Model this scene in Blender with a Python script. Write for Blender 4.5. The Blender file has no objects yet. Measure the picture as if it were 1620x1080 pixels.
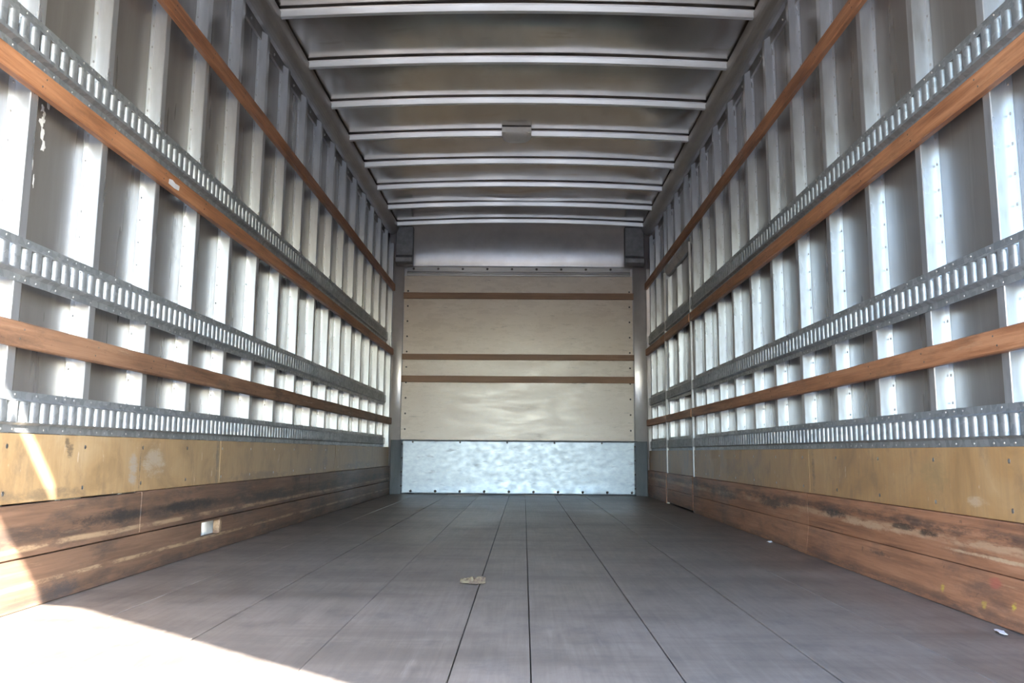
import bpy, bmesh, math, random
from mathutils import Matrix, Vector, noise

random.seed(7)
S = bpy.context.scene
COL = S.collection

# ------------------------------------------------------------------ camera
H = 0.383                       # lens height above the truck floor
F_PX, PX, PY = 1560.0, 810.0, 453.6


def unit(v):
    v = Vector(v)
    return v.normalized()


yw = unit((18.5, -(715 - PY), -F_PX))          # truck length axis seen from the lens
zt = unit((70, 8865 + PY, -F_PX))              # truck vertical axis
xw = yw.cross(zt).normalized()
zw = xw.cross(yw)
cam_data = bpy.data.cameras.new('camera')
cam = bpy.data.objects.new('camera', cam_data)
COL.objects.link(cam)
cam.matrix_world = Matrix((
    (xw[0], xw[1], xw[2], 0), (yw[0], yw[1], yw[2], 0), (zw[0], zw[1], zw[2], H), (0, 0, 0, 1)))
cam_data.sensor_width = 36
cam_data.lens = F_PX / 1620 * 36
cam_data.shift_y = -(540 - PY) / 1620
cam_data.clip_start = 0.02
cam_data.clip_end = 200
S.camera = cam

# ------------------------------------------------------------------ light
SUN_DIR = Vector((-1.036, 1.0, -0.89)).normalized()   # the way the sunlight travels
world = bpy.data.worlds.new('world')
S.world = world
world.use_nodes = True
wn = world.node_tree
bg = wn.nodes['Background']
sky = wn.nodes.new('ShaderNodeTexSky')
sky.sky_type = 'NISHITA'
sky.sun_disc = False
sky.sun_elevation = math.asin(-SUN_DIR.z)
sky.sun_rotation = math.atan2(-SUN_DIR.x, -SUN_DIR.y)
sky.air_density = 1.0
sky.dust_density = 0.8
sky.ozone_density = 1.0
tint = wn.nodes.new('ShaderNodeMix')
tint.data_type, tint.blend_type = 'RGBA', 'MULTIPLY'
tint.inputs[0].default_value = 1.0
tint.inputs[7].default_value = (0.92, 0.985, 1.08, 1)
wn.links.new(sky.outputs[0], tint.inputs[6])
wn.links.new(tint.outputs[2], bg.inputs[0])
bg.inputs[1].default_value = 0.50
sun_data = bpy.data.lights.new('sun', 'SUN')
sun_data.energy = 8.5
sun_data.angle = math.radians(0.55)
sun_data.color = (1.0, 0.95, 0.88)
sun = bpy.data.objects.new('sun', sun_data)
COL.objects.link(sun)
sun.rotation_euler = SUN_DIR.to_track_quat('-Z', 'Y').to_euler()
sun.location = (8, -8, 8)

S.view_settings.view_transform = 'Standard'
S.view_settings.look = 'None'
S.view_settings.gamma = 1.0
S.view_settings.use_curve_mapping = False
S.view_settings.exposure = 2.5
S.cycles.max_bounces = 9
S.cycles.diffuse_bounces = 6
S.cycles.glossy_bounces = 6
S.cycles.sample_clamp_indirect = 6.0
S.cycles.use_denoising = True

# ------------------------------------------------------------------ materials


class NT:
    """small helper around a material node tree"""

    def __init__(self, name):
        self.m = bpy.data.materials.new(name)
        self.m.use_nodes = True
        self.t = self.m.node_tree
        self.b = self.t.nodes['Principled BSDF']
        self.co = self.t.nodes.new('ShaderNodeTexCoord').outputs['Object']

    def n(self, kind, **kw):
        nd = self.t.nodes.new(kind)
        for k, v in kw.items():
            setattr(nd, k, v)
        return nd

    def l(self, a, b):
        self.t.links.new(a, b)

    def mapped(self, scale=(1, 1, 1), loc=(0, 0, 0)):
        mp = self.n('ShaderNodeMapping')
        mp.inputs['Scale'].default_value = scale
        mp.inputs['Location'].default_value = loc
        self.l(self.co, mp.inputs[0])
        return mp.outputs[0]

    def noise(self, scale, vec=(1, 1, 1), detail=4, rough=0.55, loc=(0, 0, 0), dist=0.0):
        nd = self.n('ShaderNodeTexNoise')
        nd.inputs['Scale'].default_value = scale
        nd.inputs['Detail'].default_value = detail
        nd.inputs['Roughness'].default_value = rough
        nd.inputs['Distortion'].default_value = dist
        self.l(self.mapped(vec, loc), nd.inputs['Vector'])
        return nd.outputs['Fac']

    def ramp(self, fac, stops):
        r = self.n('ShaderNodeValToRGB')
        e = r.color_ramp.elements
        while len(e) < len(stops):
            e.new(0.5)
        for el, (p, c) in zip(e, stops):
            el.position = p
            el.color = (c[0], c[1], c[2], 1) if not isinstance(c, (int, float)) else (c, c, c, 1)
        self.l(fac, r.inputs[0])
        return r.outputs[0]

    def mix(self, fac, a, b, blend='MIX'):
        m = self.n('ShaderNodeMix', data_type='RGBA', blend_type=blend)
        for sock, v in ((m.inputs[0], fac), (m.inputs[6], a), (m.inputs[7], b)):
            if hasattr(v, 'links'):
                self.l(v, sock)
            elif isinstance(v, (int, float)):
                sock.default_value = v
            else:
                sock.default_value = (v[0], v[1], v[2], 1)
        return m.outputs[2]

    def math(self, op, a, b=0.0):
        m = self.n('ShaderNodeMath', operation=op)
        for sock, v in ((m.inputs[0], a), (m.inputs[1], b)):
            if hasattr(v, 'links'):
                self.l(v, sock)
            else:
                sock.default_value = v
        return m.outputs[0]

    def axis(self, i):
        s = self.n('ShaderNodeSeparateXYZ')
        self.l(self.co, s.inputs[0])
        return s.outputs[i]

    def spots(self, c, items, seed=0.0):
        """stains with a place and outline of their own: (y, z, half length, half height, colour, amount)"""
        y, z = self.axis(1), self.axis(2)
        nz = self.math('MULTIPLY', self.math('SUBTRACT', self.noise(24, (1, 0.3, 1), 7, 0.85, (seed, 4, 4)), 0.5), 7.0)
        for (yc, zc, hl, hh, col, amt) in items:
            dy = self.math('DIVIDE', self.math('SUBTRACT', y, yc), hl)
            dz = self.math('DIVIDE', self.math('SUBTRACT', z, zc), hh)
            d = self.math('ADD', self.math('MULTIPLY', dy, dy), self.math('MULTIPLY', dz, dz))
            k = self.ramp(self.math('MULTIPLY', self.math('ADD', d, nz), 0.5), [(0.0, amt), (0.55, 0.0)])
            c = self.mix(k, c, col)
        return c

    def bump(self, fac, strength, dist=0.01):
        b = self.n('ShaderNodeBump')
        b.inputs['Strength'].default_value = strength
        b.inputs['Distance'].default_value = dist
        self.l(fac, b.inputs['Height'])
        self.l(b.outputs[0], self.b.inputs['Normal'])

    def set(self, **kw):
        names = {'color': 'Base Color', 'rough': 'Roughness', 'metal': 'Metallic', 'spec': 'Specular IOR Level'}
        for k, v in kw.items():
            s = self.b.inputs[names[k]]
            if hasattr(v, 'links'):
                self.l(v, s)
            elif isinstance(v, (int, float)):
                s.default_value = v
            else:
                s.default_value = (v[0], v[1], v[2], 1)
        return self


def mat_metal(name, dark, light, rough=(0.25, 0.4), metal=1.0, stretch=(1, 1, 1), scale=8, bump=0.0, bscale=3.0,
              spots=None, bstretch=(1, 1, 1)):
    t = NT(name)
    f = t.noise(scale, stretch, 5, 0.6)
    c = t.ramp(f, [(0.3, dark), (0.7, light)])
    if spots:
        sf = t.noise(spots[0], spots[2], 3, 0.6, (3, 1, 2))
        c = t.mix(t.ramp(sf, [(0.60, 0.0), (0.72, spots[3])]), c, spots[1])
    r = t.ramp(t.noise(scale * 0.7, stretch, 3, 0.5, (5, 5, 5)), [(0.3, rough[0]), (0.7, rough[1])])
    t.set(color=c, rough=r, metal=metal)
    if bump:
        t.bump(t.noise(bscale, bstretch, 2, 0.4), bump, 0.01)
    return t.m


def mat_galv(name, dark, light, rough=(0.35, 0.5), metal=0.85):
    """hot dip zinc: small spangles, dull patches"""
    t = NT(name)
    v = t.n('ShaderNodeTexVoronoi')
    v.inputs['Scale'].default_value = 55
    t.l(t.co, v.inputs['Vector'])
    sp = t.n('ShaderNodeSeparateColor')
    t.l(v.outputs['Color'], sp.inputs[0])
    f = t.math('ADD', t.math('MULTIPLY', sp.outputs[0], 0.35), t.math('MULTIPLY', t.noise(5, (1, 1, 1), 4), 0.65))
    c = t.ramp(f, [(0.3, dark), (0.75, light)])
    d = t.noise(14, (1, 0.25, 1), 5, 0.7, (2, 7, 1))
    c = t.mix(t.ramp(d, [(0.62, 0.0), (0.75, 0.55)]), c, (0.30, 0.29, 0.28))
    t.set(color=c, rough=t.ramp(f, [(0.3, rough[1]), (0.7, rough[0])]), metal=metal)
    return t.m


def mat_wood(name, base, light, dark, dirt=0.4, dirt_col=(0.05, 0.045, 0.04), rough=(0.45, 0.65), along=1,
             grain=95.0, scuff=0.35, scuff_col=(0.42, 0.28, 0.16), lines=(), seed=0.0, blotch=1.6, spec=0.4, gmix=1.0, dthr=0.52, spots=(), bands=False):
    """worn board: grain runs along one axis, dark dirt, pale scuffs, worn or dirty bands (height, half width, amount, colour)"""
    t = NT(name)

    def stretch(k):
        v = [1.0, 1.0, 1.0]
        v[along] = k
        return v
    g = t.noise(grain, stretch(0.03), 5, 0.65, (seed, seed, seed), 0.4)
    g2 = t.noise(grain * 0.22, stretch(0.08 if not bands else 0.3), 5, 0.65, (seed + 1, seed, 2), 0.6)
    gg = t.math('ADD', t.math('MULTIPLY', g, 0.5), t.math('MULTIPLY', g2, 0.5))
    lo, hi = 0.5 - 0.16 / gmix, 0.5 + 0.16 / gmix
    c = t.ramp(gg, [(lo, dark), (0.5, base), (hi, light)])
    b = t.noise(blotch, (1, 0.7, 1.2), 5, 0.62, (seed + 3, seed, 1))
    c = t.mix(t.ramp(b, [(0.40, 0.0), (0.70, 0.6)]), c, light)
    if bands:                                           # rub marks left across the boards by dragged loads
        cross = t.noise(2.6, (0.22, 1.3, 1), 6, 0.7, (seed, 3, 3))
        c = t.mix(t.ramp(cross, [(0.40, 0.55), (0.52, 0.0)]), c, dark)
        c = t.mix(t.ramp(cross, [(0.54, 0.0), (0.70, 0.6)]), c, light)
    d = t.noise(10, stretch(0.22 if not bands else 0.6), 7, 0.7, (seed + 9, seed + 2, 4))
    c = t.mix(t.ramp(d, [(dthr, 0.0), (dthr + 0.16, dirt)]), c, dirt_col)
    sc = t.noise(42, stretch(0.06), 5, 0.7, (seed + 5, seed + 8, 2))
    c = t.mix(t.ramp(sc, [(0.63, 0.0), (0.69, scuff)]), c, scuff_col)
    n2 = t.noise(34, (1, 0.8, 1), 4, 0.65, (seed, 1, seed))
    c = t.mix(t.ramp(n2, [(0.66, 0.0), (0.72, 0.7 * dirt)]), c, dirt_col)
    z = t.axis(2)
    for (zc, hw, amt, col) in lines:
        wob = t.math('MULTIPLY', t.math('SUBTRACT', t.noise(3.0, (1, 1, 1), 6, 0.75, (zc * 9, 1, 3)), 0.5), 0.9 * hw + 0.006)
        dz = t.math('ABSOLUTE', t.math('SUBTRACT', t.math('ADD', z, wob), zc))
        k = t.math('MULTIPLY', t.ramp(t.math('DIVIDE', dz, hw), [(0.45, amt), (1.0, 0.0)]),
                   t.ramp(t.noise(26, stretch(0.16), 7, 0.78, (zc * 30, 2, 1)), [(0.42, 0.03), (0.54, 1.0)]))
        c = t.mix(k, c, col)
    c = t.spots(c, spots, seed)
    t.set(color=c, rough=t.ramp(b, [(0.3, rough[0]), (0.7, rough[1])]), spec=spec)
    t.bump(t.math('ADD', g, t.math('MULTIPLY', sc, 0.5)), 0.3, 0.003)
    return t.m


def mat_ply(name, seed, scars, warm=(1, 1, 1)):
    """stained old plywood face: cloudy tan, dark scuffs, small pale nicks"""
    t = NT(name)
    f = t.noise(3.2, (1, 1, 1.3), 6, 0.62, (seed, 2, 1), 1.2)
    c = t.ramp(f, [(0.30, (0.31, 0.20, 0.095)), (0.46, (0.45, 0.30, 0.15)), (0.60, (0.50, 0.355, 0.195)), (0.75, (0.57, 0.44, 0.28))])
    c = t.mix(1.0, c, warm, 'MULTIPLY')
    fib = t.noise(60, (1, 1, 0.08), 4, 0.6, (seed, 1, 1))
    c = t.mix(t.ramp(fib, [(0.40, 0.22), (0.6, 0.0)]), c, (0.30, 0.20, 0.11))
    d = t.noise(7, (1, 1.3, 0.8), 7, 0.72, (seed + 4, 1, 2))
    c = t.mix(t.ramp(d, [(0.55, 0.0), (0.70, 0.6)]), c, (0.19, 0.135, 0.09))
    w = t.noise(17, (1, 1.6, 0.5), 4, 0.65, (seed, 6, 3))
    c = t.mix(t.ramp(w, [(0.67, 0.0), (0.71, 0.75)]), c, (0.66, 0.58, 0.47))
    c = t.spots(c, scars, seed)
    t.set(color=c, rough=t.ramp(f, [(0.3, 0.36), (0.7, 0.5)]), spec=0.45)
    t.bump(fib, 0.12, 0.003)
    return t.m


M = {}
M['skin'] = mat_metal('brushed_wall_skin', (0.205, 0.194, 0.185), (0.255, 0.244, 0.234), (0.25, 0.36), 0.38, (1, 1, 0.12), 16,
                      0.06, 1.6, (20, (0.38, 0.37, 0.35), (1, 1, 0.1), 0.25))
M['stud'] = mat_metal('stud_aluminium', (0.49, 0.505, 0.525), (0.64, 0.66, 0.685), (0.26, 0.38), 0.72, (1, 1, 0.2), 20,
                      0.0, 3, (16, (0.34, 0.33, 0.31), (1, 1, 0.25), 0.45))
M['roof'] = mat_metal('roof_aluminium', (0.40, 0.36, 0.325), (0.55, 0.51, 0.465), (0.15, 0.25), 0.95, (1, 0.3, 1), 5,
                      0.12, 2.4, (9, (0.32, 0.25, 0.19), (0.4, 1, 1), 0.5), (0.5, 1, 1))
M['bow'] = mat_metal('roof_bow_aluminium', (0.74, 0.735, 0.71), (0.88, 0.875, 0.85), (0.28, 0.40), 0.7, (0.2, 1, 1), 18)
M['rail'] = mat_metal('top_rail_aluminium', (0.30, 0.275, 0.25), (0.42, 0.39, 0.355), (0.40, 0.5), 0.7, (1, 0.2, 1), 14)
M['galv'] = mat_galv('galvanised_track', (0.33, 0.36, 0.38), (0.52, 0.555, 0.575), (0.36, 0.5), 0.65)
M['kick'] = mat_metal('scuffed_kick_plate', (0.275, 0.32, 0.365), (0.355, 0.40, 0.44), (0.34, 0.44), 0.68, (1, 1, 1.6), 22,
                      0.0, 3, (13, (0.16, 0.17, 0.18), (0.5, 1, 2.2), 0.7))
M['boot'] = mat_metal('dull_steel_corner', (0.20, 0.225, 0.245), (0.30, 0.33, 0.355), (0.5, 0.65), 0.6, (1, 1, 0.3), 10)
M['cast'] = mat_metal('cast_corner', (0.20, 0.20, 0.205), (0.30, 0.30, 0.31), (0.45, 0.6), 0.5, (1, 1, 1), 20)
M['cove'] = mat_metal('cove_aluminium', (0.72, 0.68, 0.66), (0.84, 0.80, 0.78), (0.30, 0.40), 0.45, (1, 1, 1), 7)
M['trim'] = mat_metal('trim_aluminium', (0.38, 0.37, 0.36), (0.52, 0.51, 0.50), (0.4, 0.52), 0.7, (0.3, 1, 1), 12)
M['screw'] = mat_metal('screw_head', (0.10, 0.09, 0.08), (0.22, 0.20, 0.18), (0.5, 0.7), 0.7, (1, 1, 1), 40)
M['rivet'] = mat_metal('bright_rivet', (0.70, 0.72, 0.74), (0.9, 0.91, 0.92), (0.3, 0.4), 1.0, (1, 1, 1), 40)

DK = (0.045, 0.042, 0.04)
PALE = (0.44, 0.31, 0.19)
M['slat'] = mat_wood('red_brown_slat', (0.38, 0.165, 0.078), (0.52, 0.255, 0.13), (0.225, 0.092, 0.045), 0.5,
                     (0.12, 0.06, 0.035), (0.42, 0.6), 1, 95, 0.45, (0.54, 0.33, 0.19), seed=1.0, gmix=1.5)
M['slat_worn'] = mat_wood('worn_brown_slat', (0.235, 0.12, 0.068), (0.37, 0.215, 0.13), (0.12, 0.062, 0.038), 0.75,
                          (0.07, 0.048, 0.036), (0.45, 0.65), 1, 80, 0.8, (0.50, 0.38, 0.28), seed=4.0, gmix=1.3)
M['front_slat'] = mat_wood('bulkhead_slat', (0.34, 0.20, 0.125), (0.42, 0.265, 0.175), (0.26, 0.15, 0.09), 0.3,
                           (0.15, 0.10, 0.07), (0.45, 0.65), 0, 80, 0.2, (0.5, 0.36, 0.26), seed=2.0)
SCARS = ((3.10, 0.318, 0.035, 0.05, (0.42, 0.38, 0.33), 0.8), (3.155, 0.33, 0.006, 0.08, (0.16, 0.12, 0.09), 0.8),
         (3.27, 0.34, 0.10, 0.05, (0.52, 0.46, 0.38), 0.6), (2.66, 0.375, 0.02, 0.02, (0.12, 0.09, 0.06), 0.8),
         (2.64, 0.40, 0.012, 0.012, (0.12, 0.09, 0.06), 0.8), (3.95, 0.33, 0.02, 0.09, (0.18, 0.15, 0.12), 0.7),
         (2.45, 0.27, 0.3, 0.016, (0.20, 0.15, 0.10), 0.7), (4.6, 0.27, 0.5, 0.02, (0.22, 0.16, 0.11), 0.6),
         (6.1, 0.33, 0.08, 0.09, (0.24, 0.18, 0.13), 0.6), (7.4, 0.28, 0.8, 0.03, (0.25, 0.2, 0.15), 0.6))
M['ply_l'] = mat_ply('stained_plywood', 6.0, SCARS)
M['ply_r'] = mat_ply('yellow_plywood', 21.0, ((2.75, 0.33, 0.10, 0.05, (0.36, 0.24, 0.11), 0.7), (3.9, 0.32, 0.02, 0.08, (0.2, 0.14, 0.09), 0.7),
                                              (5.4, 0.30, 0.3, 0.06, (0.30, 0.21, 0.13), 0.5), (2.5, 0.27, 0.06, 0.012, (0.62, 0.5, 0.36), 0.5)), (1.0, 0.87, 0.72))
M['plank_l'] = mat_wood('dirty_kick_plank', (0.165, 0.098, 0.064), (0.245, 0.148, 0.096), (0.095, 0.06, 0.043), 0.8,
                        (0.06, 0.052, 0.048), (0.42, 0.6), 1, 90, 0.35, PALE,
                        ((H - 0.205, 0.030, 0.6, DK), (H - 0.238, 0.009, 0.9, PALE), (H - 0.326, 0.007, 0.95, PALE), (H - 0.375, 0.03, 0.5, DK)),
                        seed=8.0, gmix=1.3,
                        spots=((2.95, 0.185, 0.22, 0.022, (0.035, 0.034, 0.033), 0.85), (3.62, 0.186, 0.35, 0.022, (0.035, 0.034, 0.033), 0.85),
                               (2.62, 0.028, 0.12, 0.030, (0.06, 0.06, 0.065), 0.7), (4.8, 0.17, 0.6, 0.022, (0.05, 0.048, 0.045), 0.7),
                               (5.9, 0.06, 0.3, 0.05, (0.05, 0.048, 0.045), 0.6), (3.99, 0.09, 0.015, 0.032, (0.44, 0.31, 0.19), 0.9)))
M['plank_r'] = mat_wood('red_kick_plank', (0.35, 0.16, 0.082), (0.47, 0.235, 0.13), (0.20, 0.092, 0.052), 0.6,
                        (0.075, 0.055, 0.048), (0.42, 0.6), 1, 90, 0.4, (0.52, 0.335, 0.20),
                        ((H - 0.190, 0.020, 0.6, DK), (H - 0.215, 0.014, 0.8, (0.52, 0.335, 0.20)), (H - 0.375, 0.025, 0.5, DK)),
                        seed=12.0, gmix=1.3,
                        spots=((3.66, 0.176, 0.17, 0.016, (0.03, 0.03, 0.03), 0.85), (5.56, 0.168, 0.45, 0.025, (0.07, 0.065, 0.06), 0.7),
                               (4.51, 0.170, 0.28, 0.024, (0.05, 0.046, 0.042), 0.75), (2.99, 0.176, 0.12, 0.010, (0.04, 0.035, 0.03), 0.8),
                               (2.80, 0.171, 0.07, 0.010, (0.04, 0.035, 0.03), 0.8), (3.16, 0.082, 0.09, 0.008, (0.05, 0.04, 0.035), 0.7),
                               (3.2, 0.160, 0.35, 0.010, (0.55, 0.37, 0.23), 0.8), (2.33, 0.143, 0.4, 0.005, (0.58, 0.42, 0.26), 0.8),
                               (2.681, 0.040, 0.016, 0.012, (0.55, 0.40, 0.06), 0.9), (2.441, 0.036, 0.018, 0.010, (0.55, 0.40, 0.06), 0.7),
                               (2.299, 0.052, 0.014, 0.011, (0.58, 0.45, 0.06), 0.9), (2.404, 0.089, 0.03, 0.012, (0.45, 0.10, 0.08), 0.5)))
M['floor'] = mat_wood('grey_worn_floor', (0.215, 0.180, 0.150), (0.295, 0.255, 0.220), (0.13, 0.109, 0.093), 0.55,
                      (0.105, 0.098, 0.095), (0.30, 0.46), 1, 75, 0.25, (0.38, 0.34, 0.31), seed=15.0, blotch=1.9, spec=0.5, gmix=1.0, bands=True)
M['subfloor'] = mat_wood('dark_subfloor', (0.03, 0.028, 0.026), (0.05, 0.045, 0.04), (0.02, 0.018, 0.016), seed=3)


def mat_bulkhead():
    t = NT('cream_bulkhead_board')
    c = t.ramp(t.noise(3, (1, 1, 2), 5, 0.6), [(0.3, (0.745, 0.635, 0.53)), (0.7, (0.82, 0.72, 0.62))])
    s = t.noise(7, (0.6, 1, 2.2), 6, 0.75, (1, 2, 3))
    c = t.mix(t.ramp(s, [(0.60, 0.0), (0.74, 0.55)]), c, (0.30, 0.21, 0.14))
    s2 = t.noise(16, (0.25, 1, 2.0), 5, 0.7, (8, 2, 5))
    c = t.mix(t.ramp(s2, [(0.64, 0.0), (0.72, 0.6)]), c, (0.25, 0.20, 0.16))
    t.set(color=c, rough=t.ramp(s, [(0.3, 0.20), (0.7, 0.38)]), spec=0.7)
    t.bump(t.noise(3.5, (1, 1, 1), 3, 0.5), 0.08, 0.01)
    return t.m


def mat_plain(name, col, rough=0.6, col2=None, scale=30):
    t = NT(name)
    col2 = col2 or tuple(x * 0.75 for x in col)
    t.set(color=t.ramp(t.noise(scale, (1, 1, 1), 4), [(0.35, col2), (0.65, col)]), rough=rough)
    return t.m


M['bulkhead'] = mat_bulkhead()
M['lens'] = mat_plain('cream_plastic_lens', (0.90, 0.86, 0.78), 0.35, (0.84, 0.80, 0.72))
M['lamp_base'] = mat_plain('cream_plastic_base', (0.86, 0.82, 0.74), 0.45, (0.80, 0.76, 0.68))
M['paper'] = mat_plain('white_paper', (0.80, 0.80, 0.82), 0.7, (0.68, 0.68, 0.70))
M['leaf'] = mat_plain('dry_leaf', (0.20, 0.165, 0.095), 0.75, (0.075, 0.045, 0.035), 80)
M['chip'] = mat_plain('bare_bright_chip', (0.86, 0.86, 0.85), 0.6)
M['concrete'] = mat_plain('concrete_apron', (0.20, 0.20, 0.20), 0.9, (0.15, 0.15, 0.15), 1.5)
M['door_paint'] = mat_plain('off_white_door_panel', (0.55, 0.54, 0.52), 0.5)

# ------------------------------------------------------------------ object helpers


def mesh_obj(name, verts, faces, mat, parent=None, smooth=False, kind=None):
    me = bpy.data.meshes.new(name)
    me.from_pydata(verts, [], faces)
    bm = bmesh.new()
    bm.from_mesh(me)
    bmesh.ops.recalc_face_normals(bm, faces=bm.faces)
    bm.to_mesh(me)
    bm.free()
    if smooth:
        for p in me.polygons:
            p.use_smooth = True
    me.materials.append(mat)
    return link(name, me, parent, kind)


def link(name, me, parent=None, kind=None):
    o = bpy.data.objects.new(name, me)
    COL.objects.link(o)
    if parent is not None:
        o.parent = parent
        o.matrix_parent_inverse = parent.matrix_world.inverted()
    if kind:
        o['kind'] = kind
    return o


def box(name, x0, x1, y0, y1, z0, z1, mat, parent=None, bevel=0.0, kind=None):
    x0, x1 = min(x0, x1), max(x0, x1)
    me = bpy.data.meshes.new(name)
    bm = bmesh.new()
    vs = [bm.verts.new((x, y, z)) for x in (x0, x1) for y in (y0, y1) for z in (z0, z1)]
    for f in ((0, 1, 3, 2), (4, 6, 7, 5), (0, 4, 5, 1), (2, 3, 7, 6), (0, 2, 6, 4), (1, 5, 7, 3)):
        bm.faces.new([vs[i] for i in f])
    if bevel:
        bmesh.ops.bevel(bm, geom=list(bm.edges), offset=bevel, segments=1, profile=0.5, affect='EDGES')
    bmesh.ops.recalc_face_normals(bm, faces=bm.faces)
    bm.to_mesh(me)
    bm.free()
    me.materials.append(mat)
    return link(name, me, parent, kind)


def empty(name, loc):
    o = bpy.data.objects.new(name, None)
    o.location = loc
    COL.objects.link(o)
    bpy.context.view_layer.update()
    return o


def tag(o, label, cat, group=None):
    o['label'] = label
    o['category'] = cat
    if group:
        o['group'] = group
    return o


def heads(name, pts, axis, r, hgt, mat, parent):
    """many small fastener heads joined into one part; axis: outward direction"""
    ax = Vector(axis)
    u = ax.orthogonal().normalized()
    v = ax.cross(u)
    V, Fc = [], []
    for p in pts:
        p = Vector(p)
        b = len(V)
        for rr, hh in ((r, 0.0), (r * 0.75, hgt * 0.75)):
            for k in range(6):
                a = k * math.pi / 3
                V.append(tuple(p + u * math.cos(a) * rr + v * math.sin(a) * rr + ax * hh))
        V.append(tuple(p + ax * hgt))
        for k in range(6):
            k2 = (k + 1) % 6
            Fc.append((b + k, b + k2, b + 6 + k2, b + 6 + k))
            Fc.append((b + 6 + k, b + 6 + k2, b + 12))
    return mesh_obj(name, V, Fc, mat, parent, True, 'stuff')


def extrude_y(name, prof, y0, y1, mat, parent=None, smooth=False, closed=True, kind=None, ny=1):
    """profile of (x, z) points swept along y"""
    V, Fc = [], []
    n = len(prof)
    for j in range(ny + 1):
        y = y0 + (y1 - y0) * j / ny
        V += [(x, y, z) for x, z in prof]
    for j in range(ny):
        for i in range(n if closed else n - 1):
            i2 = (i + 1) % n
            Fc.append((j * n + i, j * n + i2, (j + 1) * n + i2, (j + 1) * n + i))
    if closed:
        Fc.append(tuple(range(n)))
        Fc.append(tuple(ny * n + i for i in range(n)))
    return mesh_obj(name, V, Fc, mat, parent, smooth, kind)


# ------------------------------------------------------------------ measures (metres, truck floor = 0)
YR, YF = 0.47, 9.12                    # rear opening, front wall
XL_SKIN, XL_STUD = -1.267, -1.225
XR_SKIN, XR_STUD = 1.177, 1.135
XC = (XL_SKIN + XR_SKIN) / 2
ROOF_Z = H + 2.012                     # underside of the bow ends
DOOR0, DOOR1 = 6.62, 7.83              # side door in the right wall
PITCH = 0.4195

# ------------------------------------------------------------------ ground and shell
box('ground', -45, 45, -60, 30, -1.5, -1.25, M['concrete'], kind='structure')
floor = box('floor', XL_SKIN, XR_SKIN, YR - 0.1, YF, -0.14, -0.035, M['subfloor'], kind='structure')
cuts = [XL_SKIN + 0.01, -0.957, -0.678, -0.396, -0.127, 0.015, 0.278, 0.548, 0.811, XR_SKIN - 0.01]
for i in range(len(cuts) - 1):
    g = (0.0016, 0.0028, 0.0018, 0.0016, 0.0014, 0.002, 0.002, 0.0014, 0.001)[i]
    dz = (0.0, 0.0, -0.001, 0.0005, 0, -0.0005, 0, 0.0005, 0)[i]
    b = box('floor_board', cuts[i] + 0.0008, cuts[i + 1] - g, YR - 0.1, YF - 0.035, -0.034, dz, M['floor'], floor, 0.0012)

wall_left = box('wall_left', XL_SKIN - 0.01, XL_SKIN, YR, YF + 0.02, -0.03, 2.50, M['skin'], kind='structure')
wall_right = box('wall_right', XR_SKIN, XR_SKIN + 0.01, YR, YF + 0.02, -0.03, 2.50, M['skin'], kind='structure')
wall_front = box('wall_front', XL_SKIN, XR_SKIN, YF, YF + 0.02, -0.03, 2.50, M['cove'], kind='structure')

# ceiling: one crowned aluminium sheet, pillowed between the bows
BOWS = [4.375 + 0.6205 * k for k in range(-6, 8)]


def crown(x):
    u = (x - XC) / (XR_STUD - XC)
    return 0.036 * (1 - min(1, abs(u)) ** 2)


def roof_z(x, y):
    z = ROOF_Z + 0.040 + crown(x)
    k = (y - BOWS[0]) / 0.6205
    fr = k - math.floor(k)
    u = abs((x - XC) / 1.2)
    pil = math.sin(math.pi * fr)
    z -= 0.008 * pil * (1 + 0.6 * noise.noise((x * 0.9, math.floor(k) * 3.7, 1.0)))
    z += 0.009 * noise.noise((x * 1.6, y * 3.2, 5.0)) * pil
    if 7.5 < y < 8.1:                                   # creased bay
        z -= 0.022 * math.sin(math.pi * (y - 7.5) / 0.6) * math.exp(-((x + 0.02) / 0.42) ** 2)
        z += 0.006 * abs(noise.noise((x * 5, y * 9, 2.0))) * pil
    return z


NX, NY = 60, 180
V, Fc = [], []
for j in range(NY + 1):
    y = YR + (YF + 0.01 - YR) * j / NY
    for i in range(NX + 1):
        x = XL_SKIN + (XR_SKIN - XL_SKIN) * i / NX
        V.append((x, y, roof_z(x, y)))
nb = len(V)
for j in (0, NY):
    for i in (0, NX):
        v = V[j * (NX + 1) + i]
for j in range(NY):
    for i in range(NX):
        a = j * (NX + 1) + i
        Fc.append((a, a + 1, a + NX + 2, a + NX + 1))
ceiling = mesh_obj('ceiling', V, Fc, M['roof'], None, True, 'structure')
sol = ceiling.modifiers.new('thickness', 'SOLIDIFY')
sol.thickness = 0.004
sol.offset = 1

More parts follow.
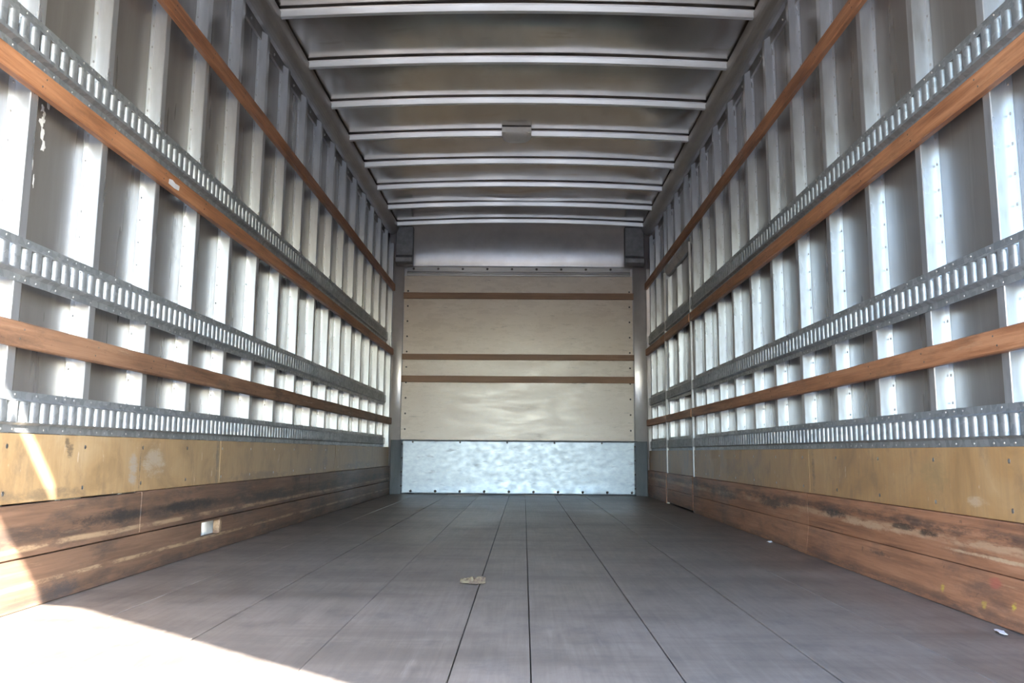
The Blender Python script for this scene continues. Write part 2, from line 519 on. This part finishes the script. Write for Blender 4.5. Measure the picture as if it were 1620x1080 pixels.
# one crowned hat-section bow, shared mesh
prof = [(-0.030, 0.034), (-0.030, 0.031), (-0.017, 0.031), (-0.015, 0.003), (-0.012, 0.001), (0.012, 0.001), (0.015, 0.003), (0.017, 0.031), (0.030, 0.031), (0.030, 0.034)]
bx0, bx1 = XL_STUD + 0.066, XR_STUD - 0.066
V, Fc = [], []
NB = 28
for i in range(NB + 1):
    x = bx0 + (bx1 - bx0) * i / NB
    V += [(x, yy, zz + crown(x) - crown(bx0)) for yy, zz in prof]
n = len(prof)
for i in range(NB):
    for k in range(n):
        k2 = (k + 1) % n
        Fc.append((i * n + k, i * n + k2, (i + 1) * n + k2, (i + 1) * n + k))
Fc += [tuple(range(n)), tuple(NB * n + k for k in range(n))]
bow = mesh_obj('roof_bow', V, Fc, M['bow'], ceiling)
bow.location = (0, BOWS[0], ROOF_Z)
for y in BOWS[1:]:
    o = bow.copy()
    COL.objects.link(o)
    o.location = (0, y, ROOF_Z)

# ------------------------------------------------------------------ side walls


def stud_mesh(s, depth, mat, z0, z1):
    p = [(-0.050, 0.0), (-0.050, 0.0022), (-0.0215, 0.0022), (-0.020, depth - 0.002), (-0.018, depth), (0.018, depth),
         (0.020, depth - 0.002), (0.0215, 0.0022), (0.046, 0.0022), (0.046, 0.0)]
    V, Fc = [], []
    for z in (z0, z1):
        for (y, nn) in p:
            V.append((s * nn, y, z - (0.03 * nn / depth if z == z1 else 0)))
    m = len(p)
    for i in range(m):
        i2 = (i + 1) % m
        Fc.append((i, i2, m + i2, m + i))
    Fc += [tuple(range(m)), tuple(range(m, 2 * m))]
    me = bpy.data.meshes.new('stud')
    me.from_pydata(V, [], Fc)
    bm = bmesh.new()
    bm.from_mesh(me)
    bmesh.ops.recalc_face_normals(bm, faces=bm.faces)
    bm.to_mesh(me)
    bm.free()
    me.materials.append(mat)
    return me


STUD_TOP = H + 1.975
left_y = [2.336 + PITCH * k for k in range(-4, 17)]
right_y = [2.335 + 0.4285 * k for k in range(-4, 10)] + [6.555, 7.905, 8.44, 8.83]
left_stud = stud_mesh(1, 0.0415, M['stud'], 0.0, STUD_TOP)
right_stud = stud_mesh(-1, 0.0415, M['stud'], 0.0, STUD_TOP)
for ys, me, par, xs, s in ((left_y, left_stud, wall_left, XL_SKIN, 1), (right_y, right_stud, wall_right, XR_SKIN, -1)):
    seen = []
    for y in sorted(ys):
        if seen and y - seen[-1] < 0.12:
            continue
        seen.append(y)
        o = link('stud', me, par)
        o.location = (xs + s * 0.0003, y, 0)
    pts = [(xs + s * 0.0026, y - 0.034, z) for y in seen if y > 1.6 for z in [0.45 + 0.075 * k for k in range(25)]]
    heads('rivet_rows', pts, (s, 0, 0), 0.0045, 0.0025, M['trim'], par)

upper_stud = stud_mesh(-1, 0.0415, M['stud'], H + 1.478, STUD_TOP)
for y in (6.86, 7.325, 7.70):
    o = link('stud', upper_stud, wall_right)
    o.location = (XR_SKIN - 0.0003, y, 0)

# upper edge of each wall: header plate with bolts and a rounded rail
for s, xs, xk, par in ((1, XL_STUD, XL_SKIN, wall_left), (-1, XR_STUD, XR_SKIN, wall_right)):
    extrude_y('header_plate', [(xk + s * 0.001, STUD_TOP - 0.055), (xk + s * 0.012, STUD_TOP - 0.055),
                               (xk + s * 0.012, STUD_TOP + 0.004), (xs + s * 0.0, STUD_TOP + 0.012), (xs, STUD_TOP + 0.10),
                               (xk + s * 0.001, STUD_TOP + 0.10)], YR, 8.86, M['trim'], par)
    arc = []
    for k in range(9):
        a = k / 8 * math.pi / 2
        arc.append((xs + s * (0.002 + 0.068 * math.sin(a)), ROOF_Z + 0.018 - 0.072 * math.cos(a)))
    arc += [(xs + s * 0.070, ROOF_Z + 0.026), (xs + s * 0.052, ROOF_Z + 0.026), (xs + s * 0.052, ROOF_Z + 0.05), (xs + s * 0.002, ROOF_Z + 0.05)]
    extrude_y('top_rail', arc, YR, 8.83, M['rail'], par)
    heads('header_bolts', [(xk + s * 0.0125, 2.126 + PITCH * k, STUD_TOP - 0.03) for k in range(16)], (s, 0, 0), 0.008, 0.006, M['rivet'], par)

# ---- slotted cargo tracks


def cargo_track(name, parent, s, xb, zc, hh, y0, y1, loose=False):
    """galvanised channel: flanges, raised face, a row of upright slots with rolled edges; s = side the face looks to"""
    N0, N1 = 0.0008, 0.017
    pitch = PITCH / 8
    V, Fc = [], []

    def quad_strip(pts):
        b = len(V)
        for (z, nn) in pts:
            V.append((xb + s * nn, y0, zc + z))
            V.append((xb + s * nn, y1, zc + z))
        for i in range(len(pts) - 1):
            Fc.append((b + 2 * i, b + 2 * i + 1, b + 2 * i + 3, b + 2 * i + 2))

    fl = 0.018
    side = [(hh, N0), (hh, N0 + 0.002), (hh - fl, N0 + 0.002), (hh - fl - 0.007, N1), (0.026, N1), (0.026, N1 - 0.002)]
    quad_strip(side)
    quad_strip([(-z, nn) for z, nn in side])
    gap = 0.017
    L = pitch - gap
    half = [(0.0, -0.0105), (0.0006, -0.007), (0.0022, -0.004), (0.0048, -0.0018), (0.0085, -0.0004), (0.0125, 0.0)]
    rib = [(d, N1 + e) for d, e in half] + [(L - d, N1 + e) for d, e in reversed(half)]
    k0 = math.ceil(y0 / pitch)
    y = k0 * pitch + 0.004
    # plain ends
    def plain(a, b_):
        b = len(V)
        for yy in (a, b_):
            V.append((xb + s * N1, yy, zc - 0.0262))
            V.append((xb + s * N1, yy, zc + 0.0262))
        Fc.append((b, b + 1, b + 3, b + 2))
    plain(y0, y)
    while y + gap + L < y1 - 0.01:
        b = len(V)
        for d, nn in rib:
            V.append((xb + s * nn, y + gap + d, zc - 0.0262))
            V.append((xb + s * nn, y + gap + d, zc + 0.0262))
        for i in range(len(rib) - 1):
            Fc.append((b + 2 * i, b + 2 * i + 1, b + 2 * i + 3, b + 2 * i + 2))
        y += pitch
    plain(y + gap, y1)
    o = mesh_obj(name, V, Fc, M['galv'], parent, True)
    # keep the folds of the channel crisp
    try:
        o.data.set_sharp_from_angle(angle=math.radians(42))
    except Exception:
        pass
    pts = []
    k = 0
    yy = y0 + 0.03
    while yy < y1 - 0.01:
        for sg in (-1, 1):
            if (k + (sg > 0)) % 2 == 0 or k % 5 == 0:
                pts.append((xb + s * (N0 + 0.002), yy, zc + sg * (hh - 0.008)))
        yy += pitch
        k += 1
    return o, pts


def track_thing(label, s, xb, zc, hh, y0, y1, group):
    o, pts = cargo_track('cargo_track', None, s, xb, zc, hh, y0, y1)
    tag(o, label, 'cargo track', group)
    heads('rivet_row', pts, (s, 0, 0), 0.0036, 0.002, M['rivet'], o)
    return o


TL = [(1.000, 0.060, 'highest of three'), (0.4515, 0.0545, 'middle of three'), (0.087, 0.0495, 'lowest of three')]
TR = [(1.000, 0.060, 'highest'), (0.4515, 0.0545, 'middle'), (0.0715, 0.0500, 'lowest')]
XLB, XRB = XL_STUD + 0.0, XR_STUD - 0.0
for rz, hh, pos in TL:
    low = ', just above the plywood' if pos.startswith('low') else ''
    track_thing(f'slotted galvanised cargo track, {pos} running along the left wall{low}', 1, XLB, H + rz, hh, YR + 0.03, 8.66,
                'cargo tracks of the left wall')
for rz, hh, pos in TR:
    track_thing(f'long slotted galvanised cargo track, {pos} of three on the right wall before the side door', -1, XRB, H + rz, hh,
                YR + 0.03, DOOR0 - 0.03, 'long cargo tracks of the right wall')
    track_thing(f'short slotted cargo track, {pos} of three between the side door and the front corner', -1, XRB, H + rz, hh,
                DOOR1 + 0.03, 8.86, 'short cargo tracks of the right wall')

# ---- wooden rub rails


def wood_bar(name, parent, axis, a0, a1, b0, b1, z0, z1, mat, seed, wob=0.0015, step=0.12):
    """long timber slat with eased, slightly uneven edges; axis 'y' or 'x'; b = thickness range"""
    n = max(2, int((a1 - a0) / step))
    e = 0.0035
    ring = [(b0, z0), (b1 - e * (1 if b1 > b0 else -1), z0), (b1, z0 + e), (b1, z1 - e), (b1 - e * (1 if b1 > b0 else -1), z1), (b0, z1)]
    V, Fc = [], []
    m = len(ring)
    for j in range(n + 1):
        a = a0 + (a1 - a0) * j / n
        for i, (b, z) in enumerate(ring):
            w = noise.noise((a * 1.3, seed, i * 0.7)) * wob
            w2 = noise.noise((a * 9.0, seed + 4, i * 3.1)) * wob * 0.5
            bb = b if i in (0, 5) else b + (w + w2) * (0.6 if b1 > b0 else -0.6)
            zz = z + w + w2
            V.append((bb, a, zz) if axis == 'y' else (a, bb, zz))
    for j in range(n):
        for i in range(m):
            i2 = (i + 1) % m
            Fc.append((j * m + i, j * m + i2, (j + 1) * m + i2, (j + 1) * m + i))
    Fc += [tuple(range(m)), tuple(n * m + i for i in range(m))]
    return mesh_obj(name, V, Fc, mat, parent)


WL = [(1.468, 1.531, 'highest of three', 'slat'), (0.873, 0.929, 'middle of three', 'slat'), (0.240, 0.300, 'lowest of three', 'slat_worn')]
WT = 0.022
left_slats = []
for i, (z0, z1, pos, mt) in enumerate(WL):
    o = wood_bar('wood_rail', None, 'y', YR + 0.03, 9.032, XL_STUD + 0.0008, XL_STUD + WT, H + z0, H + z1, M[mt], 3.0 * i)
    extra = (', bare above the top track', ', hard under the top track', ', splintered and worn brown')[i]
    tag(o, f'long red-brown wooden rail along the left wall, {pos}{extra}', 'wooden rail', 'wooden rails of the left wall')
    left_slats.append(o)
    heads('screw_row', [(XL_STUD + WT - 0.0005, y + sg * 0.009, H + (z0 + z1) / 2 + sg * 0.012) for y in left_y if y > 1.6 for sg in (-1, 1)],
          (1, 0, 0), 0.0030, 0.002, M['screw'], o)
# a torn white sticker on the middle left rail
V = [(0, 0, 0), (0, 0.05, -0.003), (0, 0.098, 0.000), (0, 0.104, 0.018), (0, 0.06, 0.016), (0, 0.035, 0.021), (0, 0.004, 0.017)]
st = mesh_obj('sticker', V + [(0.0008, y, z) for _, y, z in V],
              [tuple(range(7)), tuple(range(7, 14))] + [(i, (i + 1) % 7, 7 + (i + 1) % 7, 7 + i) for i in range(7)], M['paper'], left_slats[1])
st.location = (XL_STUD + WT + 0.0018, 3.205, H + 0.884)
st['label'] = 'torn white paper sticker'

WR = [(1.490, 1.552, 'highest of three', 'slat'), (0.878, 0.938, 'middle of three', 'slat'), (0.240, 0.296, 'lowest of three', 'slat')]
for i, (z0, z1, pos, mt) in enumerate(WR):
    end = 9.032 if i == 0 else DOOR0 - 0.03
    o = wood_bar('wood_rail', None, 'y', YR + 0.03, end, XR_STUD - 0.0008, XR_STUD - WT, H + z0, H + z1, M[mt], 20 + 3.0 * i)
    lab = (f'unbroken red-brown wooden rail on the right wall, {pos}, passing over the side door' if i == 0 else
           f'long red-brown wooden rail on the right wall, {pos}, ending at the side door')
    tag(o, lab, 'wooden rail', 'wooden rails of the right wall')
    heads('screw_row', [(XR_STUD - WT + 0.0005, y + sg * 0.009, H + (z0 + z1) / 2 + sg * 0.012) for y in right_y if 1.6 < y < end for sg in (-1, 1)],
          (-1, 0, 0), 0.0030, 0.002, M['screw'], o)
    if i:
        o = wood_bar('wood_rail', None, 'y', DOOR1 + 0.03, 9.032, XR_STUD - 0.0008, XR_STUD - WT, H + z0, H + z1, M[mt], 40 + 3.0 * i)
        tag(o, f'short brown wooden rail between side door and front corner, {("", "upper", "lower")[i]} of the two', 'wooden rail',
            'short wooden rails of the right wall')

# ---- plywood and kick planks


def board_with_hole(name, parent, x0, x1, y0, y1, z0, z1, hy0, hy1, hz0, hz1, mat):
    ys, zs = [y0, hy0, hy1, y1], [z0, hz0, hz1, z1]
    V, Fc = [], []
    for x in (x0, x1):
        for y in ys:
            for z in zs:
                V.append((x, y, z))
    idx = lambda a, i, j: a * 16 + i * 4 + j
    for a in (0, 1):
        for i in range(3):
            for j in range(3):
                if (i, j) != (1, 1):
                    Fc.append((idx(a, i, j), idx(a, i + 1, j), idx(a, i + 1, j + 1), idx(a, i, j + 1)))
    for i in range(3):
        for j in (0, 3):
            Fc.append((idx(0, i, j), idx(0, i + 1, j), idx(1, i + 1, j), idx(1, i, j)))
            Fc.append((idx(0, j, i), idx(0, j, i + 1), idx(1, j, i + 1), idx(1, j, i)))
    for a, b, c, d in (((1, 1), (2, 1), 0, 0), ((2, 1), (2, 2), 0, 0), ((2, 2), (1, 2), 0, 0), ((1, 2), (1, 1), 0, 0)):
        Fc.append((idx(0, *a), idx(0, *b), idx(1, *b), idx(1, *a)))
    return mesh_obj(name, V, Fc, mat, parent)


g = 0.0018
zt_l, zb_l, zj_l = H + 0.0355, H - 0.131, H - 0.262
for a, b in ((YR + 0.02, 3.985), (3.985, 6.42), (6.42, 8.955)):
    dx = 0.001 if a > 5 else 0.0
    box('plywood_panel', XL_STUD + 0.0006, XL_STUD + 0.012 + dx, a + g, b - g, zb_l + 0.0005, zt_l, M['ply_l'], wall_left, 0.001)
for a, b, dz in ((YR + 0.02, 3.155, 0.0025), (3.155, 5.62, 0.0), (5.62, 8.975, 0.0)):
    box('kick_plank', XL_STUD + 0.0006, XL_STUD + 0.024, a + g, b - g, zj_l + 0.0025, zb_l - 0.001 - dz, M['plank_l'], wall_left, 0.002)
board_with_hole('kick_plank', wall_left, XL_STUD + 0.0006, XL_STUD + 0.026, YR + 0.02, 4.75 - g, 0.002, zj_l - 0.0005,
                3.755, 3.980, H - 0.322, H - 0.268, M['plank_l'])
box('kick_plank', XL_STUD + 0.0006, XL_STUD + 0.025, 4.75 + g, 8.975, 0.002, zj_l - 0.0005, M['plank_l'], wall_left, 0.002)
zt_r, zb_r, zj_r = H + 0.021, H - 0.150, H - 0.272


def right_plank(y0, y1, z0, z1, low):
    def bot(y):
        return XR_STUD - 0.024 - (0.030 * max(0, (6.0 - y) / 4.0) ** 1.2 if low else 0)
    n = max(2, int((y1 - y0) / 0.35))
    V, Fc = [], []
    for j in range(n + 1):
        y = y0 + (y1 - y0) * j / n
        V += [(XR_STUD - 0.0006, y, z0), (bot(y), y, z0), (XR_STUD - 0.0245, y, z1 - 0.002), (XR_STUD - 0.022, y, z1), (XR_STUD - 0.0006, y, z1)]
    m = 5
    for j in range(n):
        for i in range(m):
            i2 = (i + 1) % m
            Fc.append((j * m + i, j * m + i2, (j + 1) * m + i2, (j + 1) * m + i))
    Fc += [tuple(range(m)), tuple(n * m + i for i in range(m))]
    return mesh_obj('kick_plank', V, Fc, M['plank_r'], wall_right)


for a, b in ((YR + 0.02, 3.955), (3.955, DOOR0 - 0.02), (DOOR1 + 0.02, 8.955)):
    box('plywood_panel', XR_STUD - 0.012, XR_STUD - 0.0006, a + g, b - g, zb_r + 0.0005, zt_r, M['ply_r'], wall_right, 0.001)
for a, b in ((YR + 0.02, 3.955), (3.955, DOOR0 - 0.02), (DOOR1 + 0.02, 8.975)):
    right_plank(a + g, b - g, zj_r + 0.001, zb_r - 0.001, False)
    right_plank(a + g, b - g, 0.002, zj_r - 0.0015, True)

# screws of plywood panels
heads('panel_screws', [(XL_STUD + 0.012, y - 0.005, z) for y in left_y if 1.6 < y < 8.9 for z in (H + 0.005, H - 0.105)], (1, 0, 0), 0.0065, 0.0015, M['rivet'], wall_left)
heads('panel_screws', [(XR_STUD - 0.012, y - 0.005, z) for y in right_y if 1.6 < y < DOOR0 for z in (H - 0.012, H - 0.125)], (-1, 0, 0), 0.0065, 0.0015, M['rivet'], wall_right)

# pale chips scratched into the left skin behind the second stud bay
rnd = random.Random(3)
V, Fc = [], []
for (y, z, w, h_) in ((2.459, 1.262, 0.013, 0.014), (2.463, 1.228, 0.018, 0.016), (2.470, 1.200, 0.011, 0.022), (2.478, 1.165, 0.015, 0.016), (2.489, 1.283, 0.008, 0.012), (2.470, 1.245, 0.009, 0.012), (2.43, 1.10, 0.006, 0.026), (2.446, 1.06, 0.004, 0.02)):
    b = len(V)
    n = 11
    for lay in (0.0002, 0.0009):
        for k in range(n):
            a = k * 2 * math.pi / n
            if lay == 0.0002:
                rr = 0.30 + 0.85 * rnd.random()
                store = rr if k else rr
                V.append((XL_SKIN + lay, y + math.cos(a) * w * rr, z + math.sin(a) * h_ * rr))
            else:
                o_ = V[b + k]
                V.append((XL_SKIN + lay, o_[1], o_[2]))
    Fc += [tuple(b + k for k in range(n)), tuple(b + n + k for k in range(n))]
    Fc += [(b + k, b + (k + 1) % n, b + n + (k + 1) % n, b + n + k) for k in range(n)]
ch = mesh_obj('paint_chips', V, Fc, M['chip'], wall_left, kind='stuff')

# ------------------------------------------------------------------ side door in the right wall
door = box('door_1', XR_SKIN - 0.008, XR_SKIN - 0.0015, DOOR0 + 0.02, DOOR1 - 0.02, 0.004, H + 1.40, M['skin'], kind='structure')
for y in (DOOR0, DOOR1):
    box('door_jamb', XR_STUD - 0.019, XR_STUD - 0.001, y - 0.007, y + 0.007, 0.0, H + 1.43, M['trim'], door, 0.002)
extrude_y('door_header', [(XR_SKIN - 0.0005, H + 1.47), (XR_STUD - 0.004, H + 1.47), (XR_STUD - 0.004, H + 1.44), (XR_STUD + 0.012, H + 1.405), (XR_SKIN - 0.0005, H + 1.405)],
          DOOR0 + 0.014, DOOR1 - 0.014, M['trim'], door)
short_stud = stud_mesh(-1, 0.0335, M['stud'], 0.01, H + 1.395)
for y in (7.26, 7.755):
    o = link('stud', short_stud, door)
    o.location = (XR_SKIN - 0.0083, y, 0)
for rz, hh, pos in TR:
    o, pts = cargo_track('cargo_track', door, -1, XRB, H + rz, hh, DOOR0 + 0.03, DOOR1 - 0.03)
for i, (z0, z1, pos, mt) in enumerate(WR[1:]):
    wood_bar('wood_rail', door, 'y', DOOR0 + 0.03, DOOR1 - 0.03, XR_STUD - 0.0008, XR_STUD - WT, H + z0, H + z1, M[mt], 60 + 3.0 * i)
box('plywood_panel', XR_STUD - 0.012, XR_STUD - 0.0006, DOOR0 + 0.03, DOOR1 - 0.03, zb_r + 0.0005, zt_r, M['ply_r'], door, 0.001)
box('kick_plank', XR_STUD - 0.022, XR_STUD - 0.0006, DOOR0 + 0.03, DOOR1 - 0.03, zj_r + 0.001, zb_r - 0.001, M['plank_r'], door, 0.002)
box('kick_plank', XR_STUD - 0.022, XR_STUD - 0.0006, DOOR0 + 0.03, DOOR1 - 0.03, 0.012, zj_r - 0.0015, M['plank_r'], door, 0.002)

# ------------------------------------------------------------------ front wall
KZ = H + 0.106


def corner_cove(s, xa, xb):
    V, Fc = [], []
    n = 14
    for k in range(n + 1):
        a = k / n * math.pi / 2
        x = xa + (xb - xa) * (1 - math.cos(a))
        y = 9.035 + 0.050 * math.sin(a)
        V += [(x, y, 0.0), (x, y, H + 1.78)]
    for k in range(n):
        Fc.append((2 * k, 2 * k + 2, 2 * k + 3, 2 * k + 1))
    o = mesh_obj('corner_cove', V, Fc, M['cove'], wall_front, True)
    m = o.modifiers.new('thickness', 'SOLIDIFY')
    m.thickness = 0.003
    m.offset = 0
    return o


corner_cove(1, XL_STUD + 0.006, -1.1255)
corner_cove(-1, XR_STUD - 0.006, 1.0065)
# dull steel boots at the foot of both corners
for s, xa, xb in ((1, XL_STUD + 0.020, -1.118), (-1, XR_STUD - 0.020, 1.018)):
    V = []
    for (x, y) in ((xa, 9.028), (xa + s * 0.004, 9.024), (xb + s * 0.004, 9.082), (xb, 9.086)):
        V += [(x, y, 0.001), (x, y, KZ - 0.004)]
    mesh_obj('corner_boot', V, [(0, 2, 3, 1), (2, 4, 5, 3), (4, 6, 7, 5), (6, 0, 1, 7), (0, 2, 4, 6), (1, 3, 5, 7)], M['boot'], wall_front)

# rounded header between roof and front wall
V, Fc = [], []
n = 20
for k in range(n + 1):
    a = k / n * math.pi / 2
    y = 8.765 + 0.345 * math.sin(a)
    z = H + 2.052 - 0.35 * (1 - math.cos(a))
    for i in range(25):
        x = XL_SKIN + 0.01 + (XR_SKIN - XL_SKIN - 0.02) * i / 24
        V.append((x, y + 0.004 * noise.noise((x * 2, a, 3)), z + crown(x) * math.cos(a) + 0.004 * noise.noise((x * 2, a * 2, 0))))
for k in range(n):
    for i in range(24):
        b = k * 25 + i
        Fc.append((b, b + 1, b + 26, b + 25))
o = mesh_obj('header_cove', V, Fc, M['cove'], wall_front, True)
sm = o.modifiers.new('thickness', 'SOLIDIFY')
sm.thickness = 0.003

# painted board, trim channel, kick plate
box('bulkhead_board', -1.123, 1.004, 9.088, 9.106, KZ + 0.002, H + 1.622, M['bulkhead'], wall_front, 0.001)
prof = [(9.106, H + 1.708), (9.080, H + 1.706), (9.080, H + 1.662), (9.070, H + 1.652), (9.070, H + 1.644), (9.084, H + 1.640), (9.084, H + 1.624), (9.106, H + 1.624)]
V, Fc = [], []
for x in (-1.100, 0.985):
    V += [(x, y, z) for y, z in prof]
m = len(prof)
for i in range(m):
    Fc.append((i, (i + 1) % m, m + (i + 1) % m, m + i))
Fc += [tuple(range(m)), tuple(range(m, 2 * m))]
tr = mesh_obj('trim_channel', V, Fc, M['trim'], wall_front)
heads('trim_rivets', [(-1.04 + 0.235 * k * 0.98, 9.0798, H + 1.688) for k in range(9)], (0, -1, 0), 0.012, 0.004, M['screw'], wall_front)

V, Fc = [], []
nx, nz = 60, 26
for j in range(nz + 1):
    z = 0.002 + (KZ - 0.003) * j / nz
    for i in range(nx + 1):
        x = -1.130 + (1.033 + 1.130) * i / nx
        y = 9.084 + 0.0005 * noise.noise((x * 3, z * 6, 1)) + 0.00015 * noise.noise((x * 11, z * 16, 4))
        edge = 0.105 + 0.05 * noise.noise((x * 2.3, 0, 9)) - 0.06 * abs(x + 0.05)
        if z < edge:                                  # bottom edge pushed back by loads
            y -= 0.075 * (edge - z) * (0.9 + 0.7 * noise.noise((x * 6, z * 10, 2)))
        V.append((x, y, z))
for j in range(nz):
    for i in range(nx):
        b = j * (nx + 1) + i
        Fc.append((b, b + 1, b + nx + 2, b + nx + 1))
kp = mesh_obj('kick_plate', V, Fc, M['kick'], wall_front, True)
sm = kp.modifiers.new('thickness', 'SOLIDIFY')
sm.thickness = 0.002
sm.offset = -1
pts = [(-1.108, 9.083, KZ - 0.04 - 0.125 * k) for k in range(4)] + [(1.010, 9.083, KZ - 0.05 - 0.125 * k) for k in range(4)]
pts += [(-1.01 + 0.43 * k, 9.082, KZ - 0.022) for k in range(5)]
heads('plate_screws', pts, (0, -1, 0), 0.009, 0.004, M['screw'], wall_front)
heads('plate_bolts', [(-1.02 + 0.222 * k, 9.073, 0.030) for k in range(10)], (0, -1, 0), 0.013, 0.010, M['screw'], wall_front)
heads('board_screws', [(x, 9.088, H + 0.20 + 0.142 * k) for x in (-1.088, 0.975) for k in range(10)], (0, -1, 0), 0.009, 0.003, M['screw'], wall_front)

for z0, z1, lab in ((1.404, 1.462, 'upper brown wooden slat across the cream front wall'),
                    (0.836, 0.889, 'middle brown wooden slat across the cream front wall'),
                    (0.628, 0.688, 'bottom brown wooden slat across the cream front wall, nearest the metal kick plate')):
    o = wood_bar('wood_rail', None, 'x', -1.128, 1.012, 9.0872, 9.066, H + z0, H + z1, M['front_slat'], 80 + z0)
    tag(o, lab, 'wooden slat', 'wooden slats of the front wall')

# cast blocks in the upper front corners
for s, xa, xb in ((1, -1.178, -1.022), (-1, 1.088, 0.912)):
    za, zb = H + 1.680, H + 2.035
    prof = [(8.90, za - 0.004), (8.835, za), (8.800, za + 0.022), (8.795, za + 0.062), (8.815, za + 0.085), (8.815, zb), (8.90, zb)]
    V, Fc = [], []
    for x in (min(xa, xb), max(xa, xb)):
        V += [(x, y, z) for y, z in prof]
    m = len(prof)
    for i in range(m):
        Fc.append((i, (i + 1) % m, m + (i + 1) % m, m + i))
    Fc += [tuple(range(m)), tuple(range(m, 2 * m))]
    o = mesh_obj('corner_casting', V, Fc, M['cast'], wall_front)
    bv = o.modifiers.new('bevel', 'BEVEL')
    bv.width = 0.006
    bv.segments = 2

# ------------------------------------------------------------------ rear frame and the part of the roll-up door still hanging down
OPEN_L, OPEN_R, OPEN_T = -1.19, 1.065, 1.865
rear = empty('wall_rear', (0, YR, 0))
rear['kind'] = 'structure'
box('jamb', XL_SKIN - 0.01, OPEN_L, YR - 0.05, YR - 0.002, -0.1, 2.52, M['trim'], rear)
box('jamb', OPEN_R, XR_SKIN + 0.01, YR - 0.05, YR - 0.002, -0.1, 2.52, M['trim'], rear)
box('header', OPEN_L + 0.001, OPEN_R - 0.001, YR - 0.008, YR - 0.002, 2.178, 2.52, M['trim'], rear)
V = []
for y in (YR - 0.009, YR - 0.003):
    for p in ((OPEN_R - 0.001, OPEN_T - 0.11), (OPEN_R - 0.001, 2.177), (0.99, 2.177), (0.99, OPEN_T + 0.001), (OPEN_R - 0.14, OPEN_T + 0.001),
              (OPEN_R - 0.13, OPEN_T - 0.012), (OPEN_R - 0.055, OPEN_T - 0.045)):
        V.append((p[0], y, p[1]))
m = 7
mesh_obj('gusset', V, [tuple(range(m)), tuple(range(m, 2 * m))] + [(i, (i + 1) % m, m + (i + 1) % m, m + i) for i in range(m)], M['trim'], rear)
roll = box('door_2', OPEN_L + 0.002, 0.998, YR - 0.016, YR - 0.010, OPEN_T, 2.142, M['door_paint'], None, 0.0015, 'structure')

# ------------------------------------------------------------------ dome lamp on the fourth visible bow
lamp = empty('dome_lamp', (-0.057, 6.215, ROOF_Z + 0.036))
tag(lamp, 'oval cream dome lamp fixed under a roof bow', 'lamp')


def dome(name, rx, ry, h_, mat, z_off, parent, flat=0.0):
    V, Fc = [], []
    nr, na = 8, 28
    cx, cy, cz = lamp.location
    for j in range(nr + 1):
        a = j / nr * math.pi / 2
        for k in range(na):
            b = k / na * 2 * math.pi
            sx = math.copysign(abs(math.cos(b)) ** 0.7, math.cos(b))
            sy = math.copysign(abs(math.sin(b)) ** 0.7, math.sin(b))
            rr = math.cos(a) if j < nr else 0.02
            V.append((cx + rx * sx * rr, cy + ry * sy * rr, cz + z_off - h_ * math.sin(a)))
    for j in range(nr):
        for k in range(na):
            k2 = (k + 1) % na
            Fc.append((j * na + k, j * na + k2, (j + 1) * na + k2, (j + 1) * na + k))
    Fc += [tuple(range(na)), tuple(nr * na + k for k in range(na))]
    return mesh_obj(name, V, Fc, mat, parent, True)


box('lamp_base', -0.057 - 0.095, -0.057 + 0.095, 6.125, 6.232, ROOF_Z + 0.026, ROOF_Z + 0.0645, M['lamp_base'], lamp, 0.002)
dome('lamp_lens', 0.094, 0.112, 0.026, M['lens'], -0.0085, lamp)

# ------------------------------------------------------------------ litter on the floor
def crumple(name, cx, cy, lx, ly, hz, seed, mat, rot=0.0, n=(16, 8)):
    V, Fc = [], []
    nx, ny = n
    for lay in (0, 1):
        for j in range(ny + 1):
            for i in range(nx + 1):
                u, v = i / nx - 0.5, j / ny - 0.5
                w = 0.75 + 0.35 * noise.noise((u * 3, seed, 1)) - 0.25 * (abs(u) * 2) ** 3
                x, y = u * lx, v * ly * w
                env = 0.25 + (1 - (2 * abs(v)) ** 2)
                z = hz * env * (0.45 + 0.75 * abs(noise.noise((u * 5, v * 3, seed)))) + 0.003
                z = max(0.0012, z) + (0.0012 if lay else 0)
                xr = cx + x * math.cos(rot) - y * math.sin(rot)
                yr = cy + x * math.sin(rot) + y * math.cos(rot)
                V.append((xr, yr, z))
    N = (nx + 1) * (ny + 1)
    for lay in (0, 1):
        for j in range(ny):
            for i in range(nx):
                b = lay * N + j * (nx + 1) + i
                Fc.append((b, b + 1, b + nx + 2, b + nx + 1))
    for i in range(nx):
        for j in (0, ny):
            b = j * (nx + 1) + i
            Fc.append((b, b + 1, N + b + 1, N + b))
    for j in range(ny):
        for i in (0, nx):
            b = j * (nx + 1) + i
            Fc.append((b, b + nx + 1, N + b + nx + 1, N + b))
    return mesh_obj(name, V, Fc, mat)


o = crumple('dry_leaf', -0.147, 2.985, 0.074, 0.060, 0.020, 2.0, M['leaf'], 0.05)
tag(o, 'small curled tan dry leaf lying on the middle of the floor', 'leaf')
o = crumple('paper_scrap', 1.043, 2.26, 0.013, 0.085, 0.003, 7.0, M['paper'], -0.12, (4, 14))
tag(o, 'thin white paper strip on the floor against the right kick plank', 'paper scrap')
o = crumple('paper_scrap', 1.075, 4.44, 0.018, 0.035, 0.006, 11.0, M['paper'], 0.3, (6, 6))
tag(o, 'tiny white paper scrap far along the foot of the right wall', 'paper scrap')
